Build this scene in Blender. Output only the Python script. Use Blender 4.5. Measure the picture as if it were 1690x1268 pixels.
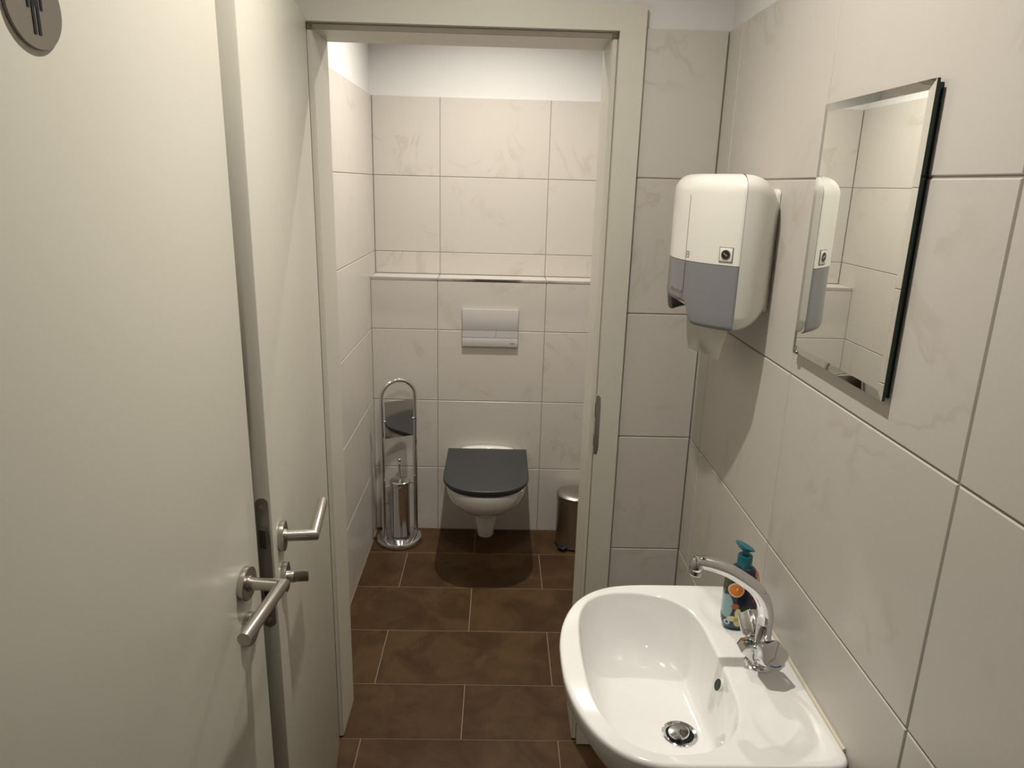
import bpy, bmesh, math, random
from mathutils import Vector, Matrix

for _o in list(bpy.data.objects):
    bpy.data.objects.remove(_o)
S = bpy.context.scene
COL = S.collection
random.seed(7)

# ------------------------------------------------------------------ camera
F_PX = 1178.2
CAM = Vector((0.2714, -3.1766, 1.6374))
YAW, PITCH, ROLL = -0.0226, 0.2741, 0.0274
fw = Vector((-math.sin(YAW) * math.cos(PITCH), math.cos(YAW) * math.cos(PITCH), -math.sin(PITCH)))
rt = Vector((math.cos(YAW), math.sin(YAW), 0))
up = rt.cross(fw)
r2 = math.cos(ROLL) * rt + math.sin(ROLL) * up
u2 = -math.sin(ROLL) * rt + math.cos(ROLL) * up
cd = bpy.data.cameras.new('camera')
cam = bpy.data.objects.new('camera', cd)
COL.objects.link(cam)
cd.sensor_fit = 'HORIZONTAL'
cd.sensor_width = 36
cd.lens = F_PX / 1690 * 36
cd.clip_start = 0.01
m = Matrix((r2, u2, -fw)).transposed().to_4x4()
m.translation = CAM
cam.matrix_world = m
S.camera = cam

# ------------------------------------------------------------------ world, exposure
W = bpy.data.worlds.new('world')
S.world = W
W.use_nodes = True
W.node_tree.nodes['Background'].inputs[0].default_value = (1, .95, .87, 1)
W.node_tree.nodes['Background'].inputs[1].default_value = 0.05
S.view_settings.view_transform = 'Standard'
S.view_settings.look = 'None'
S.view_settings.exposure = 0.0
S.view_settings.gamma = 1.0
S.view_settings.use_curve_mapping = False

LAMP_COL = (1.0, 0.935, 0.84)
LAMPS = [  # x, y, watts, label   (the light itself is made in the lamp builder below)
    (0.26, -2.16, 10.7, 'round recessed ceiling downlight above the washbasin'),
    (0.25, -0.54, 15.6, 'round recessed ceiling downlight above the toilet'),
    (0.30, -3.75, 0.6, 'added fill downlight, out of view in the corridor behind the entrance'),  # added lamp, unseen: weak fill through the entrance doorway
]

# ------------------------------------------------------------------ materials
def mat(name, col, rough=.5, metal=0., coat=0., alpha=1., emit=None, spec=.5):
    M = bpy.data.materials.new(name)
    M.use_nodes = True
    b = M.node_tree.nodes['Principled BSDF']
    b.inputs['Base Color'].default_value = (*col, 1)
    b.inputs['Roughness'].default_value = rough
    b.inputs['Metallic'].default_value = metal
    b.inputs['Coat Weight'].default_value = coat
    b.inputs['Coat Roughness'].default_value = .04
    b.inputs['Alpha'].default_value = alpha
    b.inputs['Specular IOR Level'].default_value = spec
    if emit:
        b.inputs['Emission Color'].default_value = (*emit[0], 1)
        b.inputs['Emission Strength'].default_value = emit[1]
    return M


class NT:
    """tiny node helper"""
    def __init__(s, M):
        s.t = M.node_tree
        s.b = s.t.nodes['Principled BSDF']

    def n(s, kind, **kw):
        x = s.t.nodes.new(kind)
        for k, v in kw.items():
            setattr(x, k, v)
        return x

    def l(s, a, b):
        s.t.links.new(a, b)

    def math(s, op, a, b=None, c=None, clamp=False):
        x = s.n('ShaderNodeMath', operation=op)
        x.use_clamp = clamp
        for i, v in enumerate((a, b, c)):
            if v is None:
                continue
            if hasattr(v, 'is_linked'):
                s.l(v, x.inputs[i])
            else:
                x.inputs[i].default_value = v
        return x.outputs[0]

    def mix(s, fac, a, b):
        x = s.n('ShaderNodeMix', data_type='RGBA')
        for i, v in ((0, fac), (6, a), (7, b)):
            if hasattr(v, 'is_linked'):
                s.l(v, x.inputs[i])
            else:
                x.inputs[i].default_value = v if i == 0 else (*v, 1)
        return x.outputs[2]

    def ramp(s, v, lo, hi):
        x = s.n('ShaderNodeMapRange', interpolation_type='SMOOTHSTEP')
        s.l(v, x.inputs[0])
        x.inputs[1].default_value = lo
        x.inputs[2].default_value = hi
        return x.outputs[0]

    def objco(s, rnd=True):
        tc = s.n('ShaderNodeTexCoord')
        if not rnd:
            return tc.outputs['Object']
        oi = s.n('ShaderNodeObjectInfo')
        cx = s.n('ShaderNodeCombineXYZ')
        k = s.math('MULTIPLY', oi.outputs['Random'], 61.0)
        for i in range(3):
            s.l(k, cx.inputs[i])
        a = s.n('ShaderNodeVectorMath', operation='ADD')
        s.l(tc.outputs['Object'], a.inputs[0])
        s.l(cx.outputs[0], a.inputs[1])
        return a.outputs[0]

    def noise(s, co, scale, detail=4., rough=.55, dist=0.):
        x = s.n('ShaderNodeTexNoise')
        s.l(co, x.inputs['Vector'])
        x.inputs['Scale'].default_value = scale
        x.inputs['Detail'].default_value = detail
        x.inputs['Roughness'].default_value = rough
        x.inputs['Distortion'].default_value = dist
        return x.outputs[0]


def marble(name, base, vein, rough):
    M = mat(name, base, rough)
    T = NT(M)
    co = T.objco()
    n1 = T.noise(co, 3.2, 5, .55, 1.2)
    v = T.math('ABSOLUTE', T.math('SUBTRACT', n1, .5))
    v = T.math('SUBTRACT', 1.0, T.ramp(v, 0.0, .035))
    gate = T.ramp(T.noise(co, 5.0, 2), .47, .68)
    v = T.math('MULTIPLY', T.math('MULTIPLY', v, gate), .42)
    cloud = T.math('MULTIPLY', T.ramp(T.noise(co, 2.2, 3), .35, .75), .18)
    c = T.mix(cloud, base, (base[0] * .88, base[1] * .86, base[2] * .82))
    c = T.mix(v, c, vein)
    T.l(c, T.b.inputs['Base Color'])
    bp_ = T.n('ShaderNodeBump')
    bp_.inputs['Strength'].default_value = .02
    bp_.inputs['Distance'].default_value = .01
    T.l(T.noise(co, 14, 2), bp_.inputs['Height'])
    T.l(bp_.outputs[0], T.b.inputs['Normal'])
    return M


M_TILE = marble('marbled_wall_tile', (.575, .545, .502), (.43, .378, .31), .33)
M_GROUT = mat('grey_grout', (.30, .275, .235), .9)
M_PLASTER = mat('white_plaster', (.70, .70, .69), .9)
M_LACQ = mat('cream_lacquer', (.60, .580, .505), .38)
T = NT(M_LACQ)
_b = T.n('ShaderNodeBump')
_b.inputs['Strength'].default_value = .015
T.l(T.noise(T.objco(False), 60, 2), _b.inputs['Height'])
T.l(_b.outputs[0], T.b.inputs['Normal'])
M_SEAL = mat('door_seal', (.60, .57, .50), .6)
M_CERAM = mat('white_ceramic', (.80, .80, .785), .08, coat=.6)
M_CHROME = mat('chrome', (.72, .72, .73), .07, 1.)
M_STEEL = mat('brushed_steel', (.50, .475, .44), .30, 1.)
M_DSTEEL = mat('dull_steel', (.30, .285, .26), .38, 1.)
M_BLACK = mat('black_plastic', (.012, .012, .013), .4)
M_LID = mat('anthracite_seat', (.030, .031, .034), .42)
M_WPLAST = mat('white_plastic', (.78, .765, .71), .28, coat=.2)
M_GPLATE = mat('flush_plate_white', (.50, .48, .475), .3)
M_GLASSY = mat('smoke_grey_window', (.245, .245, .262), .28, alpha=.88)
M_PAPER = mat('paper', (.84, .82, .77), .85)
M_SILIC = mat('silicone', (.62, .57, .46), .5)
M_GREEN = mat('glass_edge_green', (.004, .022, .018), .12)
M_MIRROR = mat('mirror_silver', (.90, .92, .88), .005, 1.)
M_BLUE = mat('blue_mark', (.03, .10, .45), .4)
M_TEAL = mat('teal_plastic', (.004, .115, .145), .3)
M_SIGN = mat('sign_steel', (.35, .325, .29), .38, .85)
M_PRINT = mat('black_print', (.008, .006, .014), .5)
M_LED = mat('lamp_lens', (1, .95, .85), .5, emit=((1, .9, .76), 12.))

M_FLOOR = mat('brown_stone_tile', (.05, .03, .017), .5, spec=.2)
T = NT(M_FLOOR)
_co = T.objco()
_mp = T.n('ShaderNodeMapping')
_mp.inputs['Scale'].default_value = (1, 2.2, 1)
T.l(_co, _mp.inputs[0])
_n = T.noise(_mp.outputs[0], 6.5, 7, .62, .6)
_c = T.mix(T.ramp(_n, .32, .70), (.047, .0235, .0085), (.086, .048, .020))
_n2 = T.noise(_mp.outputs[0], 2.6, 3, .5)
_c = T.mix(T.math('MULTIPLY', T.ramp(_n2, .5, .75), .35), _c, (.085, .038, .018))
T.l(_c, T.b.inputs['Base Color'])
_b = T.n('ShaderNodeBump')
_b.inputs['Strength'].default_value = .08
_b.inputs['Distance'].default_value = .01
T.l(_n, _b.inputs['Height'])
T.l(_b.outputs[0], T.b.inputs['Normal'])
M_FGROUT = mat('floor_grout', (.24, .175, .12), .9)

# ------------------------------------------------------------------ helpers
def link(name, me, parent=None, loc=None):
    o = bpy.data.objects.new(name, me)
    COL.objects.link(o)
    if parent is not None:
        o.parent = parent
        o.matrix_parent_inverse = Matrix.Translation(root_of(parent)).inverted()
    if loc is not None:
        o.location = loc
    return o


_ROOT = {}


def root_of(o):
    return _ROOT.get(o.name, Vector((0, 0, 0)))


def thing(name, loc, label, cat, group=None, kind=None):
    o = bpy.data.objects.new(name, None)
    COL.objects.link(o)
    o.empty_display_size = .05
    o.location = loc
    _ROOT[o.name] = Vector(loc)
    return tag(o, label, cat, group, kind)


def tag(o, label, cat=None, group=None, kind=None):
    o['label'] = label
    if cat:
        o['category'] = cat
    if group:
        o['group'] = group
    if kind:
        o['kind'] = kind
    return o


def from_bm(name, bm, mats, parent=None, smooth=None):
    bmesh.ops.recalc_face_normals(bm, faces=bm.faces)
    me = bpy.data.meshes.new(name)
    bm.to_mesh(me)
    bm.free()
    for x in (mats if isinstance(mats, (list, tuple)) else [mats]):
        me.materials.append(x)
    if smooth is not None:
        for p in me.polygons:
            p.use_smooth = True
        try:
            me.set_sharp_from_angle(angle=math.radians(smooth))
        except Exception:
            pass
    return link(name, me, parent)


def bm_box(bm, lo, hi, bev=0., seg=2, M=None):
    t = bmesh.new()
    bmesh.ops.create_cube(t, size=1)
    c = [(a + b) / 2 for a, b in zip(lo, hi)]
    d = [abs(b - a) for a, b in zip(lo, hi)]
    for v in t.verts:
        v.co = Vector((v.co.x * d[0] + c[0], v.co.y * d[1] + c[1], v.co.z * d[2] + c[2]))
    if bev:
        bmesh.ops.bevel(t, geom=t.edges[:], offset=bev, segments=seg, affect='EDGES', profile=.5)
    if M is not None:
        bmesh.ops.transform(t, matrix=M, verts=t.verts)
    join(bm, t)


def join(bm, t):
    me = bpy.data.meshes.new('tmp')
    t.to_mesh(me)
    t.free()
    bm.from_mesh(me)
    bpy.data.meshes.remove(me)


def box(name, lo, hi, mats, parent=None, bev=0., seg=2, M=None):
    bm = bmesh.new()
    bm_box(bm, lo, hi, bev, seg, M)
    return from_bm(name, bm, mats, parent, 40 if bev else None)


def frame(axis):
    a = Vector(axis).normalized()
    h = Vector((0, 0, 1)) if abs(a.z) < .9 else Vector((1, 0, 0))
    u = h.cross(a).normalized()
    return u, a.cross(u), a


def bm_lathe(bm, o, axis, prof, n=40, caps=True, sx=1., shape=None):
    """prof: (radius, distance along axis)"""
    o = Vector(o)
    u, v, a = frame(axis)
    rings = []
    for r, h in prof:
        ring = []
        for i in range(n):
            t = 2 * math.pi * i / n
            k = shape(t) if shape else 1.
            ring.append(bm.verts.new(o + a * h + u * (r * k * math.cos(t) * sx) + v * (r * k * math.sin(t))))
        rings.append(ring)
    for A, B in zip(rings, rings[1:]):
        for i in range(n):
            bm.faces.new((A[i], A[(i + 1) % n], B[(i + 1) % n], B[i]))
    if caps:
        bm.faces.new(rings[0][::-1])
        bm.faces.new(rings[-1])


def lathe(name, o, axis, prof, mats, parent=None, n=40, smooth=35, **k):
    bm = bmesh.new()
    bm_lathe(bm, o, axis, prof, n, **k)
    return from_bm(name, bm, mats, parent, smooth)


def bm_tube(bm, pts, rad, n=20):
    pts = [Vector(p) for p in pts]
    rad = rad if isinstance(rad, (list, tuple)) else [rad] * len(pts)
    tang = []
    for i in range(len(pts)):
        a = pts[max(i - 1, 0)]
        b = pts[min(i + 1, len(pts) - 1)]
        d = Vector((0, 0, 0))
        if i > 0:
            d += (pts[i] - pts[i - 1]).normalized()
        if i < len(pts) - 1:
            d += (pts[i + 1] - pts[i]).normalized()
        tang.append(d.normalized())
    u, v, _ = frame(tang[0])
    rings = []
    for i, (p, t, r) in enumerate(zip(pts, tang, rad)):
        u = (u - t * u.dot(t)).normalized()
        v = t.cross(u)
        seg = (pts[i] - pts[i - 1]).normalized() if i else t
        ca = max(.3, seg.dot(t))
        # stretch the ring across a mitre
        ring = []
        nrm = (seg - t * seg.dot(t))
        for k in range(n):
            q = 2 * math.pi * k / n
            off = u * math.cos(q) * r + v * math.sin(q) * r
            if nrm.length > 1e-5:
                nn = nrm.normalized()
                off += nn * off.dot(nn) * (1 / ca - 1)
            ring.append(bm.verts.new(p + off))
        rings.append(ring)
    for A, B in zip(rings, rings[1:]):
        for k in range(n):
            bm.faces.new((A[k], A[(k + 1) % n], B[(k + 1) % n], B[k]))
    bm.faces.new(rings[0][::-1])
    bm.faces.new(rings[-1])


def tube(name, pts, rad, mats, parent=None, n=20, smooth=35):
    bm = bmesh.new()
    bm_tube(bm, pts, rad, n)
    return from_bm(name, bm, mats, parent, smooth)


def spline(pts, closed=False, k=8):
    """Catmull-Rom through points"""
    P = [Vector(p) for p in pts]
    n = len(P)
    out = []
    for i in range(n if closed else n - 1):
        if closed:
            a, b, c, d = P[(i - 1) % n], P[i], P[(i + 1) % n], P[(i + 2) % n]
        else:
            a, b, c, d = P[max(i - 1, 0)], P[i], P[i + 1], P[min(i + 2, n - 1)]
        for j in range(k):
            t = j / k
            out.append(.5 * ((2 * b) + (c - a) * t + (2 * a - 5 * b + 4 * c - d) * t * t + (3 * b - a - 3 * c + d) * t ** 3))
    if not closed:
        out.append(P[-1])
    return out


def bm_prism(bm, outline, lo, hi, axis, bev=0., seg=3, skip=None):
    """outline: 2-D points; axis 'y' -> (x,z) outline extruded along y, 'z' -> (x,y), 'x' -> (y,z)"""
    t = bmesh.new()
    def P(p, w):
        return {'y': (p[0], w, p[1]), 'z': (p[0], p[1], w), 'x': (w, p[0], p[1])}[axis]
    A = [t.verts.new(P(p, lo)) for p in outline]
    B = [t.verts.new(P(p, hi)) for p in outline]
    n = len(outline)
    t.faces.new(A)
    t.faces.new(B[::-1])
    for i in range(n):
        t.faces.new((A[i], B[i], B[(i + 1) % n], A[(i + 1) % n]))
    bmesh.ops.recalc_face_normals(t, faces=t.faces)
    if bev:
        ed = []
        for ring in (A, B):
            for i in range(n):
                if skip and skip(outline[i], outline[(i + 1) % n]):
                    continue
                e = t.edges.get((ring[i], ring[(i + 1) % n]))
                ed.append(e)
        bmesh.ops.bevel(t, geom=ed, offset=bev, segments=seg, affect='EDGES', profile=.5, clamp_overlap=True)
    join(bm, t)


def prism(name, outline, lo, hi, axis, mats, parent=None, bev=0., seg=3, smooth=35, skip=None):
    bm = bmesh.new()
    bm_prism(bm, outline, lo, hi, axis, bev, seg, skip)
    return from_bm(name, bm, mats, parent, smooth)


def rrect(x0, z0, x1, z1, r, k=6):
    out = []
    for cx, cz, a in ((x1 - r, z1 - r, 0), (x0 + r, z1 - r, 90), (x0 + r, z0 + r, 180), (x1 - r, z0 + r, 270)):
        for i in range(k + 1):
            t = math.radians(a + 90 * i / k)
            out.append((cx + r * math.cos(t), cz + r * math.sin(t)))
    return out


# ------------------------------------------------------------------ the rooms
XL, XR = -0.2970, 0.7941          # tiled faces of the side walls
Y0, YP, YB = -1.3745, 0.0, 0.1416  # partition front, boxed-in cistern wall, wall above it
TW, TH, H1 = 0.4846, 1 / 3, 0.3243
ZL = [0.] + [H1 + TH * i for i in range(6)]      # tile rows, top = 1.991
ZLEDGE = 1.224
CEIL = 2.50
YF0, YF1 = -3.00, -3.12            # front wall
TT = .008                          # tile thickness
GAP = .0028

_tm = {}


def tile_mesh(w, h, mtl, depth=TT, bev=.0016):
    key = (round(w, 4), round(h, 4), mtl.name, depth)
    if key in _tm:
        return _tm[key]
    bm = bmesh.new()
    bm_box(bm, (-w / 2, 0, -h / 2), (w / 2, depth, h / 2))
    bmesh.ops.bevel(bm, geom=[e for e in bm.edges if all(v.co.y < 1e-6 for v in e.verts)], offset=bev, segments=1, affect='EDGES')
    bmesh.ops.recalc_face_normals(bm, faces=bm.faces)
    me = bpy.data.meshes.new('tile')
    bm.to_mesh(me)
    bm.free()
    me.materials.append(mtl)
    _tm[key] = me
    return me


def tile_face(parent, u0dir, cuts_u, cuts_v, place, name='tile', mtl=None, gap=GAP):
    """place(u, v) -> point on the tiled face; u0dir = rotation about z"""
    for a, b in zip(cuts_u, cuts_u[1:]):
        for c, d in zip(cuts_v, cuts_v[1:]):
            o = bpy.data.objects.new(name, tile_mesh(abs(b - a) - gap, abs(d - c) - gap, mtl or M_TILE))
            COL.objects.link(o)
            o.parent = parent
            o.location = place((a + b) / 2, (c + d) / 2)
            o.rotation_euler = (0, 0, u0dir)


RZ = {'-y': 0, '+x': math.pi / 2, '+y': math.pi, '-x': -math.pi / 2}
GD = .0018     # joints lie this far behind the tile faces

# floor ------------------------------------------------------------
floor = box('floor', (-1.2, -4.6, -.06), (1.8, .5, -.0012), M_FGROUT)
tag(floor, 'dark brown stone tile floor with thin pale joints', 'floor', kind='structure')
rows = [0.0, -.235, -.525, -.825, -1.125, -1.372, -1.672, -1.972, -2.272, -2.572, -2.872, -3.172, -3.472, -3.772, -4.072, -4.372]
for i, (a, b) in enumerate(zip(rows, rows[1:])):
    x = (-.118 if i % 2 else .186) - .6 * 2
    lo, hi = (XL + .003, XR - .003) if i < 11 else (-1.1, 1.7)
    while x < hi:
        x0, x1 = max(x, lo), min(x + .6, hi)
        if x1 - x0 > .02:
            g = .0032
            w_, h_ = x1 - x0 - g, abs(b - a) - g
            if i in (4, 5):
                h_ += .0010
            o = bpy.data.objects.new('floor_tile', tile_mesh(w_, h_, M_FLOOR, .008, .0008))
            COL.objects.link(o)
            o.parent = floor
            o.location = ((x0 + x1) / 2, (a + b) / 2, 0)
            o.rotation_euler = (-math.pi / 2, 0, 0)
        x += .6

# ceiling ------------------------------------------------------------
ceil = box('ceiling', (-1.2, -4.6, CEIL), (1.8, .5, CEIL + .1), M_PLASTER)
tag(ceil, 'plain white plastered ceiling over the washroom', 'ceiling', kind='structure')

# back wall: boxed-in cistern below, wall above, ledge between -------
bm = bmesh.new()
bm_box(bm, (-.5, YB + TT, 0), (1.0, YB + .25, CEIL))
bm_box(bm, (XL - .05, YP + TT, 0), (XR + .05, YB + TT + .02, ZLEDGE - TT))
wb = tag(from_bm('wall_back', bm, M_PLASTER), 'marbled tile wall with a ledge behind the toilet, white plaster above', 'wall', kind='structure')
us = [XL, 0.0, TW, XR]
zlow = ZL[:4] + [ZLEDGE - .004]
zup = [ZLEDGE] + ZL[4:]
tile_face(wb, RZ['-y'], us, zlow, lambda u, v: (u, YP, v))
tile_face(wb, RZ['-y'], us, zup, lambda u, v: (u, YB, v))
box('grout', (XL, YP + GD, 0), (XR, YP + TT + .001, ZLEDGE - .006), M_GROUT, wb)
box('grout', (XL, YB + GD, ZLEDGE), (XR, YB + TT + .001, ZL[6] - .003), M_GROUT, wb)
for a, b in zip(us, us[1:]):
    box('ledge_tile', (a + .0014, YP + .009, ZLEDGE - TT), (b - .0014, YB - .001, ZLEDGE), M_TILE, wb, .0012, 1)
box('edge_strip', (XL + .001, YP - .0015, ZLEDGE - .0115), (XR - .001, YP + .0085, ZLEDGE + .0003), M_CHROME, wb, .0012, 2)

# left wall ----------------------------------------------------------
wl = box('wall_left', (XL - TT - .15, YF0, 0), (XL - TT, YB + .2, CEIL), M_PLASTER)
tag(wl, 'tiled side wall beside the toilet brush stand, white plaster above', 'wall', kind='structure')
lus = [YB, -.72, -.72 - TW, Y0 + .15]
tile_face(wl, RZ['+x'], [YB, -.72, Y0 + .15], ZL, lambda u, v: (XL, u, v))
tile_face(wl, RZ['+x'], [Y0, Y0 - TW, Y0 - 2 * TW, Y0 - 3 * TW, YF0], ZL, lambda u, v: (XL, u, v))
box('grout', (XL - TT - .001, Y0 + .15, 0), (XL - GD, YB, ZL[6] - .003), M_GROUT, wl)
box('grout', (XL - TT - .001, YF0, 0), (XL - GD, Y0, ZL[6] - .003), M_GROUT, wl)

# right wall ---------------------------------------------------------
wr = box('wall_right', (XR + TT, YF0, 0), (XR + TT + .15, YB + .2, CEIL), M_PLASTER)
tag(wr, 'marbled tile wall with the mirror and towel dispenser', 'wall', kind='structure')
S0, S1 = -1.4693, -1.9559
tile_face(wr, RZ['-x'], [Y0, S0, S1, S1 - TW, S1 - 2 * TW, YF0], ZL, lambda u, v: (XR, u, v))
tile_face(wr, RZ['-x'], [YB, -.34, -.34 - TW, Y0 + .15], ZL, lambda u, v: (XR, u, v))
box('grout', (XR + GD, YF0, 0), (XR + TT + .001, Y0, ZL[6] - .003), M_GROUT, wr)
box('grout', (XR + GD, Y0 + .15, 0), (XR + TT + .001, YB, ZL[6] - .003), M_GROUT, wr)

# partition ----------------------------------------------------------
FX0, FX1, FZ = -.171, .524, 1.967     # clear opening of the door frame
bm = bmesh.new()
PB0, PB1 = Y0 + TT, Y0 + .15 - TT
bm_box(bm, (XL - .02, PB0, 0), (FX0 - .02, PB1, CEIL))
bm_box(bm, (FX1 + .02, PB0, 0), (XR + .02, PB1, CEIL))
bm_box(bm, (FX0 - .02, PB0, FZ + .02), (FX1 + .02, PB1, CEIL))
wp = tag(from_bm('wall_partition', bm, M_PLASTER), 'partition with narrow tiled strip between the door frame and the corner', 'wall', kind='structure')
tile_face(wp, RZ['-y'], [.5645, XR], ZL, lambda u, v: (u, Y0, v))
tile_face(wp, RZ['-y'], [XL, -.205], ZL, lambda u, v: (u, Y0, v))
tile_face(wp, RZ['+y'], [.5645, XR], ZL, lambda u, v: (u, Y0 + .15, v))
box('grout', (.5645, Y0 + GD, 0), (XR, PB0 + .001, ZL[6] - .003), M_GROUT, wp)
box('grout', (.5645, PB1 - .001, 0), (XR, Y0 + .15 - GD, ZL[6] - .003), M_GROUT, wp)

# front wall with the entrance, corridor behind it --------------------
bm = bmesh.new()
bm_box(bm, (-1.1, YF1, 0), (-.135, YF0, CEIL))
bm_box(bm, (.70, YF1, 0), (1.7, YF0, CEIL))
bm_box(bm, (-.135, YF1, 2.05), (.70, YF0, CEIL))
wf = tag(from_bm('wall_front', bm, M_PLASTER), 'white wall around the entrance doorway', 'wall', kind='structure')
bm = bmesh.new()
bm_box(bm, (-1.2, -4.5, 0), (1.8, -4.4, CEIL))
bm_box(bm, (-1.2, -4.5, 0), (-1.1, YF1, CEIL))
bm_box(bm, (1.7, -4.5, 0), (1.8, YF1, CEIL))
wc = tag(from_bm('wall_corridor', bm, M_PLASTER), 'white corridor walls outside the entrance', 'wall', kind='structure')
tr = box('trim_2', (XR - .020, -2.74, 0), (XR + .001, -2.636, 2.05), M_LACQ, None, .002)
tag(tr, 'cream vertical trim on the tiled wall at the lower corner of the view', 'trim', kind='structure')

# door frame (frame of the inner doorway) -----------------------------
df = thing('trim_1', ((FX0 + FX1) / 2, Y0, 0), 'cream lacquered door frame around the toilet doorway', 'door frame', kind='structure')
CY = -1.3905      # front face of the casing
RB = .013         # rebate
def jamb(x, s):
    # plan section of a jamb, s=+1 for the side at larger x
    xs = lambda d: x + s * d
    a = [(xs(RB), CY), (xs(RB + .060), CY), (xs(RB + .060), Y0 - .0005), (xs(.038), Y0 - .0005), (xs(.038), PB1 + TT + .0005), (xs(RB + .055), PB1 + TT + .0005),
         (xs(RB + .055), PB1 + TT + .013), (xs(0), PB1 + TT + .013), (xs(0), CY + .027), (xs(RB), CY + .027)]
    return a
ZR = FZ + RB
for x, s in ((FX1, 1), (FX0, -1)):
    out = jamb(x, s)
    bm = bmesh.new()
    bm_prism(bm, out, 0.004, FZ, 'z')
    o = from_bm('jamb', bm, M_LACQ, df)
    # upper front casing pieces beside the head
    box('seal_strip', (x + s * .0012, CY + .0225, .004), (x + s * (RB - .001), CY + .0275, FZ), M_SEAL, df, .001, 1)
    box('casing', (x + s * RB, CY, FZ), (x + s * (RB + .060), Y0 - .0005, ZR + .058), M_LACQ, df)
# head: section in (y,z), extruded along x
hs = [(CY, ZR), (CY, ZR + .058), (Y0 - .0005, ZR + .058), (Y0 - .0005, FZ + .020), (PB1 + TT + .0005, FZ + .020), (PB1 + TT + .0005, ZR + .055), (PB1 + TT + .013, ZR + .055),
      (PB1 + TT + .013, FZ), (CY + .027, FZ), (CY + .027, ZR)]
bm = bmesh.new()
bm_prism(bm, hs, FX0 - RB, FX1 + RB, 'x')
from_bm('head', bm, M_LACQ, df)
box('seal_strip', (FX0, CY + .0225, FZ + .0012), (FX1, CY + .0275, ZR - .001), M_SEAL, df, .001, 1)
sp = prism('strike_plate', rrect(CY + .0045, .940, CY + .0215, 1.111, .0083), FX1 + RB - .0022, FX1 + RB + .001, 'x', M_STEEL, df, .0004, 1)
lip = [(FX1 + RB - .001, .948), (FX1 + RB + .0035, .944), (FX1 + RB + .0075, .949), (FX1 + RB + .0095, .965), (FX1 + RB + .0095, 1.075), (FX1 + RB + .0080, 1.104), (FX1 + RB - .001, 1.111)]
prism('strike_lip', lip, CY - .0012, CY + .0008, 'y', M_DSTEEL, sp, .0003, 1)
for z0, z1 in ((.965, .995), (1.045, 1.085)):
    box('strike_slot', (FX1 + RB - .0026, CY + .008, z0), (FX1 + RB - .0018, CY + .0185, z1), M_BLACK, sp)


# ------------------------------------------------------------------ doors
def door(name, edge, hinge, thick, z0, z1, label, right_side=True):
    """a leaf whose visible face runs from the free edge to the hinge side (plan points); returns root and a local frame"""
    e = Vector((*edge, 0))
    h = Vector((*hinge, 0))
    d = (h - e).normalized()                   # from free edge to hinge
    n = Vector((d.y, -d.x, 0))                 # faces away from the leaf
    if n.x < 0:
        n = -n
    L = (h - e).length
    t = thing(name, (h.x, h.y, 0), label, 'door', kind='structure')
    Mx = Matrix((d, n, Vector((0, 0, 1)))).transposed().to_4x4()
    Mx.translation = e
    box('leaf', (0, -thick, z0), (L, 0, z1), M_LACQ, t, .0018, 2, M=Mx)
    return t, (lambda a, b, c: Mx @ Vector((a, b, c))), d, n, L


def lever(t, P, d, n, back, z, length, neck, r=.0095, rosette_r=.026):
    lv = tube('lever_handle', [P(back, .004, z), P(back, neck, z), P(back + length, neck, z)], r, M_STEEL, t, 28)
    lathe('rosette', P(back, 0, z), n, [(rosette_r * .98, 0), (rosette_r, .001), (rosette_r, .0085), (rosette_r - .0012, .0095), (.012, .0097), (.0118, .012), (.0102, .0122)], M_STEEL, lv, 48)
    return lv


# toilet door, open towards the viewer
dB, PBm, dBd, dBn, LB = door('door_1', (-.084, -2.128), (-.1765, -1.3975), .040, .007, 1.985,
                             'open cream toilet door with thumb turn beside the doorway')
lever(dB, PBm, dBd, dBn, .055, 1.050, .132, .056)
tt = lathe('thumb_turn_rosette', PBm(.055, 0, .972), dBn, [(.0255, 0), (.0258, .001), (.0258, .0085), (.0246, .0095), (.012, .0097)], M_STEEL, dB, 48)
bm = bmesh.new()
bm_lathe(bm, PBm(.055, .009, .972), dBn, [(.0105, 0), (.0105, .010), (.0108, .012), (.0108, .033), (.0098, .034)], 32)
for v in bm.verts:       # flattened grip
    q = v.co - PBm(.055, .009, .972)
    k = q.dot(dBn)
    if k > .011:
        s = q.dot(dBd)
        v.co -= dBd * (s * .62)
knob = from_bm('turn_knob', bm, M_STEEL, tt, 35)
# lock face plate on the free edge
def PE(a, b, c):   # a: across the edge from the visible face, b: proud of the edge
    return PBm(-b, -a, c)
lp = rrect(.0040, .912, .0242, 1.146, .0100)
bm = bmesh.new()
A = [bm.verts.new(PE(a, .0004, c)) for a, c in lp]
B = [bm.verts.new(PE(a, .0016, c)) for a, c in lp]
bm.faces.new(A)
bm.faces.new(B)
for i in range(len(lp)):
    j = (i + 1) % len(lp)
    bm.faces.new((A[i], A[j], B[j], B[i]))
plate = from_bm('lock_plate', bm, M_DSTEEL, dB)
bm = bmesh.new()
prof = [(.0085, .0012), (.0205, .0012), (.0205, .0055), (.0085, .0125)]
V = [[bm.verts.new(PE(a, b, c)) for a, b in prof] for c in (1.062, 1.094)]
bm.faces.new(V[0])
bm.faces.new(V[1])
for i in range(4):
    bm.faces.new((V[0][i], V[0][(i + 1) % 4], V[1][(i + 1) % 4], V[1][i]))
from_bm('latch_bolt', bm, M_DSTEEL, plate)
bm = bmesh.new()
V = [[bm.verts.new(PE(a, b, c)) for a, b in ((.0095, .0012), (.0195, .0012), (.0195, .0032), (.0095, .0032))] for c in (.972, .990)]
bm.faces.new(V[0])
bm.faces.new(V[1])
for i in range(4):
    bm.faces.new((V[0][i], V[0][(i + 1) % 4], V[1][(i + 1) % 4], V[1][i]))
from_bm('dead_bolt', bm, M_BLACK, plate)
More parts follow.
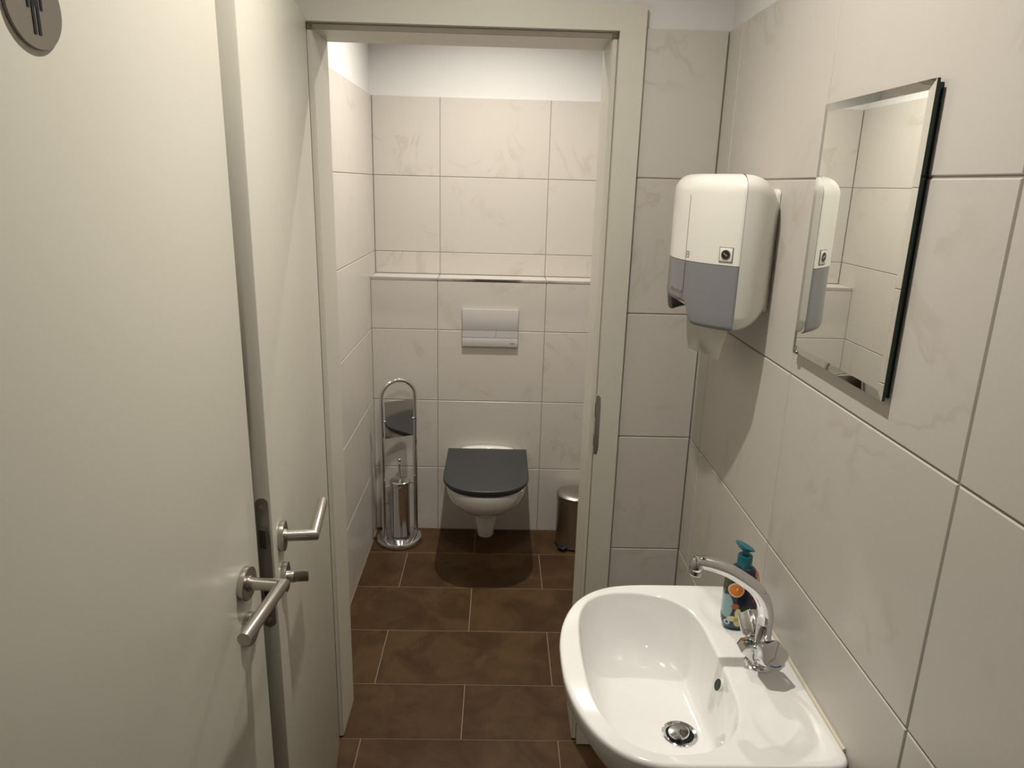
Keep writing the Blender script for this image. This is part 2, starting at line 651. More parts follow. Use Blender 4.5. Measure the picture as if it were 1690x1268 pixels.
for z in (.926, 1.132):
    lathe('screw', PE(.0141, .0014, z), -dBd, [(.0042, 0), (.0042, .0006), (.0030, .0009), (.0022, .0004)], M_STEEL, plate, 20)

# entrance door with the sign
dA, PAm, dAd, dAn, LA = door('door_2', (-.0965, -2.165), (-.158, -2.962), .040, .007, 1.985,
                             'open cream entrance door with a round restroom sign')
lever(dA, PAm, dAd, dAn, .057, 1.050, .133, .058)
ks = lathe('key_rosette', PAm(.057, 0, .972), dAn, [(.0255, 0), (.0258, .001), (.0258, .0085), (.0246, .0095), (.012, .0097)], M_STEEL, dA, 48)
SC, SZ, SR = .3480, 1.7700, .0345
sg = lathe('sign_plate', PAm(SC, 0, SZ), dAn, [(SR, .0006), (SR, .0022), (SR - .0006, .0028)], M_SIGN, dA, 64)
sg['label'] = 'round metal sign with a black standing man pictogram'
def sign_poly(pts):
    bm = bmesh.new()
    lo = [bm.verts.new(PAm(SC + a, .0026, SZ + c)) for a, c in pts]
    hi = [bm.verts.new(PAm(SC + a, .0034, SZ + c)) for a, c in pts]
    bm.faces.new(lo)
    bm.faces.new(hi)
    for i in range(len(pts)):
        j = (i + 1) % len(pts)
        bm.faces.new((lo[i], lo[j], hi[j], hi[i]))
    from_bm('pictogram', bm, M_PRINT, sg)
man = [(-.0078, .0130), (.0078, .0130), (.0092, .0115), (.0092, -.0030), (.0068, -.0030), (.0068, .0080), (.0044, .0080), (.0044, -.0228), (.0014, -.0228), (.0014, -.0010),
       (-.0014, -.0010), (-.0014, -.0228), (-.0044, -.0228), (-.0044, .0080), (-.0068, .0080), (-.0068, -.0030), (-.0092, -.0030), (-.0092, .0115)]
sign_poly(man)
sign_poly([(.0046 * math.cos(i * .3927), .0195 + .0046 * math.sin(i * .3927)) for i in range(16)])

# ------------------------------------------------------------------ ceiling lamps
for x, y, watt, lab in LAMPS:
    t = thing('ceiling_downlight', (x, y, CEIL), lab, 'ceiling lamp', 'recessed ceiling downlights')
    lathe('trim_ring', (x, y, CEIL), (0, 0, -1), [(.030, 0), (.044, 0), (.044, .003), (.040, .006), (.030, .004)], M_WPLAST, t, 40, caps=False)
    lathe('lens', (x, y, CEIL), (0, 0, -1), [(.030, .0005), (.030, .003), (.026, .0045)], M_LED, t, 32)
    ld = bpy.data.lights.new('downlight', 'AREA')
    ld.shape = 'DISK'
    ld.size = .036
    ld.spread = math.radians(140)
    ld.energy = watt
    ld.color = LAMP_COL
    lo_ = bpy.data.objects.new('lamp_light', ld)
    COL.objects.link(lo_)
    lo_.parent = t
    lo_.location = (0, 0, -.010)

# ------------------------------------------------------------------ washbasin
def ray_poly(c, ang, poly):
    dx, dy = math.cos(ang), math.sin(ang)
    best = 0
    n = len(poly)
    for i in range(n):
        ax, ay = poly[i][0] - c[0], poly[i][1] - c[1]
        bx, by = poly[(i + 1) % n][0] - c[0], poly[(i + 1) % n][1] - c[1]
        ex, ey = bx - ax, by - ay
        den = dx * ey - dy * ex
        if abs(den) < 1e-12:
            continue
        t = (ax * ey - ay * ex) / den
        s = (ax * dy - ay * dx) / den
        if t > 0 and -1e-6 <= s <= 1 + 1e-6:
            best = max(best, t)
    return best


ZS = .850
DR = (.604, -2.148)
SY = -2.1165
XB = XR - .0015
half = [(.393, 0), (.3955, .055), (.407, .112), (.430, .166), (.462, .204), (.500, .226), (.545, .2345), (.62, .2360), (.70, .2355), (.755, .2345), (.776, .232), (.788, .224), (XB, .210)]
outer = []
hp = spline([(a, b * 1.018, 0) for a, b in half], False, 6)
for p in hp:
    outer.append((p.x, SY + p.y))
for p in hp[::-1][:-1]:
    outer.append((p.x, SY - p.y))
inner_pts = [(.4310, -2.125), (.4320, -2.055), (.4400, -1.992), (.4600, -1.944), (.4930, -1.919), (.536, -1.9105), (.584, -1.9165), (.622, -1.933), (.651, -1.965), (.6645, -2.012), (.6675, -2.062),
             (.6690, -2.126), (.6675, -2.188), (.6625, -2.238), (.645, -2.282), (.616, -2.312), (.580, -2.329), (.540, -2.333), (.503, -2.324), (.472, -2.300), (.448, -2.256), (.435, -2.199)]
inner = [(p.x, p.y) for p in spline([(a, b, 0) for a, b in inner_pts], True, 8)]

sink = thing('washbasin', (XR - .2, SY, .66), 'white ceramic washbasin mounted on the tiled wall below the mirror', 'washbasin')
NA = 180
angs = [2 * math.pi * i / NA for i in range(NA)]
for cx_, cy_ in ((.788, SY + .224), (.788, SY - .224), (XB, SY + .21), (XB, SY - .21), (.776, SY + .232), (.776, SY - .232)):
    angs.append(math.atan2(cy_ - DR[1], cx_ - DR[0]) % (2 * math.pi))
angs = sorted(set(round(a, 6) for a in angs))
ro = [ray_poly(DR, a, outer) for a in angs]
ri = [ray_poly(DR, a, inner) for a in angs]


def smooth01(t):
    t = max(0, min(1, t))
    return t * t * (3 - 2 * t)


def dip(x, y):
    z = 0
    for sy in (-.150, .150):
        q = math.hypot((x - .722) / .046, (y - SY - sy) / .070)
        z -= .0040 * (1 - smooth01((q - .72) / .34))
    return z


bm = bmesh.new()
rings = []
ZD = .7200
prof_in = [(0.0, 0.0), (.10, .004), (.22, .012), (.36, .026), (.50, .050), (.62, .090), (.72, .160), (.80, .27), (.865, .42), (.915, .60), (.95, .735), (.972, .85), (.988, .935), (.997, .978), (1.0, .990)]
for s, g in prof_in:
    ring = []
    for a, R1 in zip(angs, ri):
        r = .0285 + (R1 - .0285) * s
        # steeper rear, softer front
        ring.append(bm.verts.new((DR[0] + r * math.cos(a), DR[1] + r * math.sin(a), ZD + (ZS - .001 - ZD) * g)))
    rings.append(ring)
NR = 14
for k in range(NR + 1):
    f = k / NR
    ring = []
    for a, R1, R2 in zip(angs, ri, ro):
        # f: from inner edge +3 mm to outer edge -6 mm
        r = (R1 + .003) + (R2 - .006 - R1 - .003) * f
        x, y = DR[0] + r * math.cos(a), DR[1] + r * math.sin(a)
        z = ZS + dip(x, y)
        if x < .60:
            z -= .004 * smooth01((.60 - x) / .15) * f
        ring.append(bm.verts.new((x, y, z)))
    rings.append(ring)
zo = [v.co.z for v in rings[-1]]
for dr, dz in ((-.0025, -.0012), (-.0005, -.004), (0, -.008), (-.001, -.020), (-.004, -.034)):
    ring = []
    for i, (a, R2) in enumerate(zip(angs, ro)):
        r = R2 + dr
        ring.append(bm.verts.new((min(XB, DR[0] + r * math.cos(a)), DR[1] + r * math.sin(a), zo[i] + dz)))
    rings.append(ring)
for sc, z in ((.93, .790), (.84, .755), (.72, .722), (.56, .696), (.38, .680), (.2, .674)):
    ring = []
    for a, R2, R1 in zip(angs, ro, ri):
        c0 = (.60, SY)
        x = DR[0] + R2 * math.cos(a)
        y = DR[1] + R2 * math.sin(a)
        x, y = c0[0] + (x - c0[0]) * sc, c0[1] + (y - c0[1]) * sc
        if x > c0[0]:
            x = c0[0] + (x - c0[0]) / sc          # rear stays against the wall
        ring.append(bm.verts.new((min(XB, x), y, z)))
    rings.append(ring)
nA = len(angs)
for A_, B_ in zip(rings, rings[1:]):
    for i in range(nA):
        j = (i + 1) % nA
        try:
            bm.faces.new((A_[i], A_[j], B_[j], B_[i]))
        except ValueError:
            pass
bm.faces.new(rings[-1])
bmesh.ops.remove_doubles(bm, verts=bm.verts, dist=1e-6)
basin = from_bm('basin', bm, M_CERAM, sink, 60)
# drain
dr = lathe('drain', (DR[0], DR[1], ZD), (0, 0, 1), [(.0232, -.020), (.0232, -.001), (.0245, .0012), (.0290, .0026), (.0310, .0016), (.0312, .0002)], M_CHROME, sink, 48, caps=False)
lathe('drain_well', (DR[0], DR[1], ZD - .022), (0, 0, 1), [(.0240, 0), (.0240, .002)], M_BLACK, dr, 32)
lathe('drain_plug', (DR[0], DR[1], ZD - .012), (-.14, -.06, 1), [(.005, -.008), (.005, .0150), (.0175, .0165), (.0182, .0180), (.0165, .0196), (.009, .0206), (.001, .0209)], M_CHROME, dr, 40)
# overflow hole in the rear slope
bm = bmesh.new()
bm_lathe(bm, (.6608, -2.147, .8215), (-.92, 0, .38), [(.0116, -.004), (.0116, .0002), (.0098, .0006)], 28)
ov = from_bm('overflow_ring', bm, M_CERAM, sink, 40)
lathe('overflow_hole', (.6608, -2.147, .8215), (-.92, 0, .38), [(.0102, .0004), (.0102, .0010)], M_BLACK, ov, 24)
# silicone joint along the wall
tube('silicone_joint', [(XR - .002, SY - .207, ZS + .0005), (XR - .002, SY + .207, ZS + .0005)], .0034, M_SILIC, sink, 10)

# trap below the basin, against the wall
tp = thing('bottle_trap', (.62, SY, .40), 'chrome bottle trap under the washbasin', 'trap')
lathe('cup', (.62, SY, .44), (0, 0, 1), [(.022, 0), (.03, .004), (.03, .10), (.024, .108), (.016, .11), (.016, .2325)], M_CHROME, tp, 32)
tube('waste_pipe', [(.63, SY, .52), (.70, SY, .52), (XR - .001, SY, .52)], .016, M_CHROME, tp)

# ------------------------------------------------------------------ tap
TX, TY = .733, -2.128
tap = thing('basin_tap', (TX, TY, ZS), 'chrome two-handle tap with curved spout on the washbasin', 'tap')
lathe('flange', (TX, TY, ZS), (0, 0, 1), [(.0245, .0), (.0245, .002), (.0215, .005), (.019, .0065)], M_CHROME, tap, 40)
bm = bmesh.new()
bm_lathe(bm, (TX, TY, ZS + .004), (0, 0, 1), [(.0180, 0), (.0165, .006), (.0165, .040), (.0150, .044)], 32)
ca, sa = math.cos(math.radians(33)), math.sin(math.radians(33))
for s in (-1, 1):
    bm_lathe(bm, (TX, TY, ZS + .022), (0, s * ca, sa), [(.0150, .004), (.0150, .022), (.0125, .026), (.0125, .034)], 32)
# the angular front of the body
t = bmesh.new()
fr = [(TX - .008, ZS + .005), (TX - .037, ZS + .032), (TX - .031, ZS + .042), (TX - .012, ZS + .047), (TX + .012, ZS + .047), (TX + .016, ZS + .008)]
bm_prism(bm, fr, TY - .0145, TY + .0145, 'y', .002, 2)
t.free()
body = from_bm('body', bm, M_CHROME, tap, 35)
sp_pts = [(TX + .002, TY, ZS + .040), (TX + .002, TY, ZS + .060), (TX + .002, TY, ZS + .0805)]
lathe('collar', (TX + .002, TY, ZS + .044), (0, 0, 1), [(.0145, 0), (.0148, .002), (.0135, .004), (.0130, .036), (.0126, .0372)], M_CHROME, tap, 36)
path = spline([(TX + .002, TY, ZS + .082), (TX + .001, TY, ZS + .100), (TX - .0055, TY, ZS + .1225), (TX - .021, TY, ZS + .1455), (TX - .044, TY, ZS + .1635), (TX - .072, TY, ZS + .1805), (TX - .100, TY, ZS + .1905), (TX - .122, TY, ZS + .1950),
               (TX - .1285, TY, ZS + .1948)], False, 6)
rad = []
for i in range(len(path)):
    f = i / (len(path) - 1)
    rad.append(.0134 - .0026 * min(1, f / .9) if f < .955 else .0108 - .004 * ((f - .955) / .045) ** 2)
spt = tube('spout', path, rad, M_CHROME, tap, 32)
lathe('spout_tip', (TX - .1225, TY, ZS + .1955), (-.16, 0, -1), [(.005, -.0060), (.0095, -.0035), (.0115, .003), (.0117, .0135), (.0110, .0150)], M_CHROME, spt, 32)
lathe('aerator', (TX - .1225, TY, ZS + .1955), (-.16, 0, -1), [(.0113, .0156), (.0113, .0225), (.0103, .0238), (.008, .0236)], M_CHROME, spt, 32)
for s, lab in ((-1, 'cold tap handle with blue mark'), (1, 'hot tap handle')):
    ax = Vector((0, s * ca, sa))
    bm = bmesh.new()
    lob = lambda q: 1 + .075 * math.cos(5 * q)
    bm_lathe(bm, (TX, TY, ZS + .022), ax, [(.0150, .027), (.0200, .028), (.0222, .033), (.0222, .0665), (.0212, .0685), (.0165, .0690)], 70, shape=lob)
    h = from_bm('handle', bm, M_CHROME, tap, 32)
    h['label'] = lab
    u, v, a = frame(ax)
    base = Vector((TX, TY, ZS + .022)) + ax * .0694
    bm = bmesh.new()
    for k in range(6):
        t0 = math.radians(-120 + k * 10) + (0 if s < 0 else math.pi)
        t1 = math.radians(-120 + (k + 1) * 10) + (0 if s < 0 else math.pi)
        q = [base + (u * math.cos(t_) + v * math.sin(t_)) * r_ for t_, r_ in ((t0, .0172), (t1, .0172), (t1, .0188), (t0, .0188))]
        bm.faces.new([bm.verts.new(p) for p in q])
    bmesh.ops.solidify(bm, geom=bm.faces[:], thickness=.0004)
    from_bm('colour_mark', bm, M_BLUE if s < 0 else mat('red_mark', (.45, .03, .02), .4), h)

# ------------------------------------------------------------------ soap bottle
M_BOTTLE = mat('printed_bottle', (.006, .018, .040), .3, coat=.3)
T = NT(M_BOTTLE)
_tc = T.objco(False)
_sx = T.n('ShaderNodeSeparateXYZ')
T.l(_tc, _sx.inputs[0])
bx_, bz_ = _sx.outputs[0], _sx.outputs[2]
_nz = T.noise(_tc, 90, 3)


def ell(cx, cz, rx, rz, soft=.12, wob=.0):
    dx = T.math('DIVIDE', T.math('SUBTRACT', bx_, cx), rx)
    dz = T.math('DIVIDE', T.math('SUBTRACT', bz_, cz), rz)
    r = T.math('SQRT', T.math('ADD', T.math('MULTIPLY', dx, dx), T.math('MULTIPLY', dz, dz)))
    if wob:
        r = T.math('ADD', r, T.math('MULTIPLY', T.math('SUBTRACT', _nz, .5), wob))
    return T.math('SUBTRACT', 1.0, T.ramp(r, 1 - soft, 1 + soft))


c = T.mix(T.ramp(bz_, .004, .020), (.004, .085, .115), (.006, .010, .030))
for mask, colr in (
        (ell(-.031, .094, .007, .012, .2, .5), (.05, .07, .02)),
        (ell(.006, .040, .013, .010, .2, .9), (.012, .045, .010)),
        (ell(-.026, .046, .010, .022, .08, .3), (.26, .42, .44)),
        (ell(.016, .074, .006, .005, .2, .6), (.28, .06, .05)),
        (ell(-.013, .079, .0140, .0135, .05), (.80, .56, .30)),
        (ell(-.013, .079, .0118, .0113, .10, .25), (.72, .20, .015)),
        (ell(-.012, .0475, .0068, .0052, .15), (.40, .10, .035)),
        (ell(-.006, .034, .0055, .0095, .15, .4), (.72, .68, .38)),
        (ell(-.014, .023, .010, .0055, .15, .4), (.72, .68, .38)),
        (ell(-.004, .016, .0075, .0075, .15, .4), (.72, .68, .38)),
        (ell(-.008, .022, .0042, .0042, .2, .4), (.62, .44, .06)),
        (ell(-.023, .0150, .0052, .0056, .08), (.50, .62, .72)),
        (ell(-.023, .0150, .0024, .0026, .1), (.01, .05, .12)),
        (ell(.027, .100, .006, .009, .2, .5), (.70, .45, .12)),
        (ell(.022, .108, .004, .005, .2, .5), (.55, .15, .10)),
        (ell(.020, .060, .004, .005, .3, .9), (.20, .03, .06))):
    c = T.mix(mask, c, colr)
T.l(c, T.b.inputs['Base Color'])

BX, BY = .7315, -2.016
BR = math.radians(-6)
sb = bpy.data.objects.new('soap_bottle', None)
COL.objects.link(sb)
sb.location = (BX, BY, ZS)
sb.rotation_euler = (0, 0, BR)
sb.scale = (1, 1, 1.065)
tag(sb, 'dark printed soap bottle with teal pump behind the tap', 'soap bottle')


def local(o):
    o.parent = sb
    o.matrix_parent_inverse = Matrix.Identity(4)
    return o


bm = bmesh.new()
prof = [(.60, 0.0), (.78, .0015), (.91, .0065), (.985, .015), (1.0, .024), (1.0, .060), (.985, .086), (.93, .100), (.80, .109), (.58, .115), (.42, .117)]
rings = []
for s, z in prof:
    ring = []
    for i in range(48):
        q = 2 * math.pi * i / 48
        cx_, sy_ = math.cos(q), math.sin(q)
        e = .72
        x = .0315 * s * math.copysign(abs(cx_) ** e, cx_)
        y = (.0195 * (s if z < .09 else .45 + .55 * s)) * math.copysign(abs(sy_) ** e, sy_)
        ring.append(bm.verts.new((x, y, z)))
    rings.append(ring)
for A_, B_ in zip(rings, rings[1:]):
    for i in range(48):
        bm.faces.new((A_[i], A_[(i + 1) % 48], B_[(i + 1) % 48], B_[i]))
bm.faces.new(rings[0])
bm.faces.new(rings[-1])
local(from_bm('bottle_body', bm, M_BOTTLE, None, 50))
cp = local(lathe('pump_collar', (0, 0, .115), (0, 0, 1), [(.0125, 0), (.0132, .002), (.0132, .0215), (.0122, .0235), (.0065, .0238), (.0060, .0300), (.0060, .034)], M_TEAL, None, 32))
bm = bmesh.new()
bm_lathe(bm, (0, 0, 0), (0, 0, 1), [(.0090, -.0060), (.0175, -.001), (.0198, .0010), (.0190, .0025), (.013, .0028), (.006, .0020)], 40, sx=.60)
bmesh.ops.transform(bm, matrix=Matrix.Translation((-.003, 0, .1535)) @ Matrix.Rotation(math.radians(24), 4, 'Y') @ Matrix.Rotation(math.radians(90), 4, 'Z') @ Matrix.Rotation(math.radians(90), 4, 'Z'), verts=bm.verts)
local(from_bm('pump_head', bm, M_TEAL, None, 50))

# ------------------------------------------------------------------ mirror
mir = thing('mirror', (XR, -2.128, 1.371), 'frameless rectangular mirror with slanted glass rim on the tiled wall', 'mirror')
ya, yb, za, zb = -2.2785, -1.9785, 1.3715, 1.7705
xf, xb = XR - .0125, XR - .0075     # front face, back of the glass
bw, bd = .0125, .0010
bm = bmesh.new()
def q4(a, b, c, d, mi):
    f = bm.faces.new([bm.verts.new(p) for p in (a, b, c, d)])
    f.material_index = mi
o_ = [(xf + bd, ya, za), (xf + bd, yb, za), (xf + bd, yb, zb), (xf + bd, ya, zb)]
i_ = [(xf, ya + bw, za + bw), (xf, yb - bw, za + bw), (xf, yb - bw, zb - bw), (xf, ya + bw, zb - bw)]
b_ = [(xb, p[1], p[2]) for p in o_]
q4(*i_, 0)
for k in range(4):
    j = (k + 1) % 4
    q4(o_[k], o_[j], i_[j], i_[k], 0)
    q4(b_[k], b_[j], o_[j], o_[k], 1)
q4(*b_, 1)
bmesh.ops.remove_doubles(bm, verts=bm.verts, dist=1e-6)
from_bm('glass', bm, [M_MIRROR, M_GREEN], mir)
box('backing', (xb, ya + .004, za + .004), (XR - .0005, yb - .004, zb - .004), M_GREEN, mir)
box('clip', (xf - .0012, yb - .020, za - .0022), (XR - .0005, yb - .006, za + .0035), M_DSTEEL, mir, .0008, 1)

# ------------------------------------------------------------------ towel dispenser
DC, DW = -1.696, .166                       # centre and half width along the wall
dsp = thing('towel_dispenser', (XR, DC, 1.365), 'white towel dispenser with grey window above the soap bottle', 'dispenser')
DZT, DZW, DXB = 1.6650, 1.5000, .7130       # top, window line, parting plane
_half = spline([(x, t, 0) for t, x in ((.166, DXB), (.1640, .7080), (.1530, .6955), (.1310, .6740), (.1000, .6530), (.0660, .6380), (.0300, .6300), (0.0, .6280))], False, 5)
plan = [(p.x, DC - p.y) for p in _half] + [(p.x, DC + p.y) for p in _half[::-1][1:]]


def plan_normals(P):
    out = []
    for i in range(len(P)):
        a, b = P[max(i - 1, 0)], P[min(i + 1, len(P) - 1)]
        dx_, dy_ = b[0] - a[0], b[1] - a[1]
        L_ = math.hypot(dx_, dy_)
        out.append((-dy_ / L_, dx_ / L_))        # outward: towards -x
    out[0], out[-1] = (0, -1), (0, 1)
    return out


PN = plan_normals(plan)


def zbot(t):
    return 1.3770 + .0400 * (1 - smooth01((abs(t) - .070) / .026))


def cover_loft(levels, name, mtl, cap_top, cap_bottom, shell=0.):
    """levels: list of functions (y) -> (z, inset)"""
    bm = bmesh.new()
    rings = []
    for f in levels:
        ring = []
        for (x, y), (nx, ny) in zip(plan, PN):
            z, d = f(y - DC)
            ring.append(bm.verts.new((min(DXB, x - nx * d), y - ny * d, z)))
        rings.append(ring)
    n = len(plan)
    for A_, B_ in zip(rings, rings[1:]):
        for i in range(n - 1):
            bm.faces.new((A_[i], A_[i + 1], B_[i + 1], B_[i]))
        if not shell:
            bm.faces.new((A_[n - 1], A_[0], B_[0], B_[n - 1]))     # flat rear
    if cap_bottom:
        bm.faces.new(rings[0])
    if cap_top:
        bm.faces.new(rings[-1])
    if shell:
        bmesh.ops.recalc_face_normals(bm, faces=bm.faces)
        bmesh.ops.solidify(bm, geom=bm.faces[:], thickness=shell)
    return from_bm(name, bm, mtl, dsp, 48)


rT = .034
lv_top = [lambda t: (DZW + .0008, 0), lambda t: (DZW + .003, 0), lambda t: (1.56, 0)]
for k in range(9):
    q = math.pi / 2 * k / 8
    lv_top.append(lambda t, q=q: (DZT - rT + rT * math.sin(q), rT * (1 - math.cos(q))))
cov = cover_loft(lv_top, 'cover', M_WPLAST, True, True)
lv_low = [lambda t, a=a: (zbot(t) + .010 * (1 - math.cos(a)), .010 * (1 - math.sin(a))) for a in (0, .4, .8, 1.2, 1.5708)]
lv_low += [lambda t, f=f: (zbot(t) + .010 + (DZW - .010 - zbot(t)) * f, .0006) for f in (.25, .5, .75, 1.0)]
win = cover_loft(lv_low, 'window', M_GLASSY, False, False, .002)
win['label'] = 'smoky grey translucent window'
bm = bmesh.new()
rings = []
for x, d in ((DXB + .0008, 0), (.730, .0012), (.744, .0055), (.757, .0125), (.769, .0220), (.779, .0320), (.7885, .0440)):
    dz = d * .75
    rings.append([bm.verts.new((x, a, b)) for a, b in rrect(DC - DW + d, 1.3760 + dz, DC + DW - d, DZT - .0005 - dz, .030)])
for A_, B_ in zip(rings, rings[1:]):
    for i in range(len(A_)):
        k = (i + 1) % len(A_)
        bm.faces.new((A_[i], A_[k], B_[k], B_[i]))
bm.faces.new(rings[0])
bm.faces.new(rings[-1])
from_bm('back_housing', bm, M_WPLAST, dsp, 60)
prism('wall_plate', rrect(-1.812, 1.408, 2 * DC + 1.812, 1.640, .012), .7860, XR - .0004, 'x', M_WPLAST, dsp, .002, 2)


def on_cover(t):
    """point and frame on the near half of the cover, t = distance from the centre"""
    best = min(range(len(plan)), key=lambda i_: abs((DC - t) - plan[i_][1]) if plan[i_][1] <= DC else 9)
    (x, y), (nx, ny) = plan[best], PN[best]
    return Vector((x, y, 0)), Vector((nx, ny, 0))


def mark_frame(t, z):
    p, n = on_cover(t)
    p.z = z
    a = Vector((-n.y, n.x, 0))          # along the surface
    if a.y > 0:
        a = -a
    M_ = Matrix((a, -n, Vector((0, 0, 1)))).transposed().to_4x4()
    M_.translation = p
    return M_, n


ML, nL = mark_frame(.1500, 1.5205)
lk = box('lock', (-.0125, -.0022, -.0125), (.0125, .004, .0125), M_WPLAST, cov, .0010, 2, M=ML)
bm = bmesh.new()
for lo_x, hi_x, lo_z, hi_z in ((-.0136, -.0125, -.0136, .0136), (.0125, .0136, -.0136, .0136), (-.0136, .0136, .0125, .0136), (-.0136, .0136, -.0136, -.0125)):
    bm_box(bm, (lo_x, -.0014, lo_z), (hi_x, .003, hi_z), M=ML)
from_bm('lock_gap', bm, M_DSTEEL, lk)
lathe('lock_cylinder', ML @ Vector((0, -.0020, 0)), nL, [(.0092, 0), (.0092, .0010), (.0080, .0012), (.0078, .0006)], M_DSTEEL, lk, 32)
lathe('key_hole', ML @ Vector((0, -.0022, 0)), nL, [(.0076, 0), (.0076, .0006)], M_BLACK, lk, 28)
box('key_slot', (-.005, -.0034, -.0012), (.004, -.0026, .0012), M_STEEL, lk, M=ML @ Matrix.Rotation(math.radians(35), 4, 'Y'))
ME_, nE = mark_frame(.0740, 1.5130)
bm = bmesh.new()
for a, b, c_, d in ((-.004, -.0028, -.006, .006), (.0028, .004, -.006, .006), (-.004, .004, .005, .006), (-.004, .004, -.006, -.005), (-.004, .004, -.0005, .0005)):
    bm_box(bm, (a, -.0005, c_), (b, .002, d), M=ME_)
from_bm('small_emblem', bm, M_DSTEEL, cov)
# panel seam down the front and the small print on the window
sx_, sn_ = on_cover(.0660)
tube('panel_seam', [(sx_.x - sn_.x * .0002, sx_.y - sn_.y * .0002, z) for z in (DZW + .002, 1.56, 1.625)], .0007, M_DSTEEL, cov, 8)
tube('panel_seam', [(sx_.x + .0003, sx_.y, z) for z in (1.430, 1.46, DZW - .001)], .0009, M_DSTEEL, win, 8)
bm = bmesh.new()
for k, (w_, h_) in enumerate(((.011, .004), (.008, .005), (.007, .004), (.008, .006))):
    Mm, _n = mark_frame(.050 - k * .013, 1.4360)
    bm_box(bm, (0, -.0002, 0), (w_, .002, h_), M=Mm)
from_bm('print_mark', bm, M_DSTEEL, win)

pt = thing('paper_towels', (.69, DC, 1.372), 'stack of white paper towels with one sheet hanging out of the dispenser', 'paper towel')
box('stack', (.664, DC - .112, 1.400), (.708, DC + .112, 1.436), M_PAPER, pt, .003, 2)
# hanging sheet: a slightly curled leaf
bm = bmesh.new()
P0, P1 = Vector((.704, -1.576, 1.404)), Vector((.724, -1.8180, 1.390))      # inside the slot
P2, P3 = Vector((.7110, -1.8030, 1.3080)), Vector((.7110, -1.5720, 1.2870))
NU, NV = 12, 12
G = []
for j in range(NV + 1):
    v = j / NV
    row = []
    for i in range(NU + 1):
        u = i / NU
        p = P0.lerp(P1, u).lerp(P3.lerp(P2, u), v)
        p.x += -.005 * math.sin(math.pi * v) + .004 * math.sin(math.pi * u) * v
        p.y += -.010 * math.sin(math.pi * v) * u
        row.append(bm.verts.new(p))
    G.append(row)
for j in range(NV):
    for i in range(NU):
        bm.faces.new((G[j][i], G[j][i + 1], G[j + 1][i + 1], G[j + 1][i]))
bmesh.ops.solidify(bm, geom=bm.faces[:], thickness=.0006)
sh = from_bm('hanging_sheet', bm, M_PAPER, pt, 50)
# folded-over corner that leans into the room
bm = bmesh.new()
bm.faces.new([bm.verts.new(p) for p in ((.7000, -1.6650, 1.3240), (.6850, -1.6640, 1.3030), (.6900, -1.7380, 1.3090))])
bmesh.ops.solidify(bm, geom=bm.faces[:], thickness=.0006)
from_bm('folded_corner', bm, M_PAPER, sh)

# ------------------------------------------------------------------ flush plate
fp = thing('flush_plate', (.238, YP, .920), 'white rectangular dual flush plate on the tiled wall above the toilet', 'flush plate')
x0, x1, z0, z1 = .1125, .3635, .9205, 1.0915
yf, yk = YP - .0140, YP - .0003
zA, zB_ = z0 + .041, z0 + .074
xs = x0 + (x1 - x0) * .605
box('frame_plate', (x0 + .002, yf + .003, z0 + .002), (x1 - .002, yk, z1 - .002), M_GPLATE, fp)
box('cover_panel', (x0, yf, zB_ + .0006), (x1, yk - .001, z1), M_GPLATE, fp, .0012, 2)
bb = box('flush_button', (x0, yf, zA + .0010), (xs - .0008, yk - .001, zB_ - .0004), M_GPLATE, fp, .0005, 1)
box('flush_button', (xs + .0008, yf, zA + .0010), (x1, yk - .001, zB_ - .0004), M_GPLATE, fp, .0005, 1)
bs = box('lower_strip', (x0, yf, z0), (x1, yk - .001, zA - .0008), M_GPLATE, fp, .0012, 2)
bm = bmesh.new()
for k in range(4):
    bm_box(bm, (x1 - .032 + k * .0042, yf - .0003, z0 + .0150), (x1 - .0290 + k * .0042, yf + .001, z0 + .0185 + (.0015 if k % 2 else 0)))
from_bm('small_logo', bm, M_DSTEEL, bs)

# ------------------------------------------------------------------ toilet
TCX = .2355
wc_ = thing('toilet', (TCX, YP, .11), 'white wall-hung toilet with a closed anthracite lid', 'toilet')


def dshape(w, yb_, yf_, straight=.45, n=64, e=2.3):
    """D outline: straight rear, rounded front; returned as closed list starting at the rear"""
    out = []
    yc = yb_ + (yf_ - yb_) * straight
    hw = w / 2
    m_ = n // 2
    for i in range(m_ + 1):
        q = math.pi * i / m_
        cx_, sx_ = math.cos(q), math.sin(q)
        out.append((TCX + hw * math.copysign(abs(cx_) ** (2 / e), cx_), yc + (yf_ - yc) * abs(sx_) ** (2 / e)))
    k = n - m_
    for i in range(1, k // 4 + 1):
        f = i / (k // 4)
        out.append((TCX - hw, yc + (yb_ - yc) * f * .999))
    kk = k - 2 * (k // 4)
    for i in range(1, kk):
        out.append((TCX - hw + w * i / kk, yb_))
    for i in range(k // 4):
        f = 1 - i / (k // 4)
        out.append((TCX + hw, yc + (yb_ - yc) * f * .999))
    return out


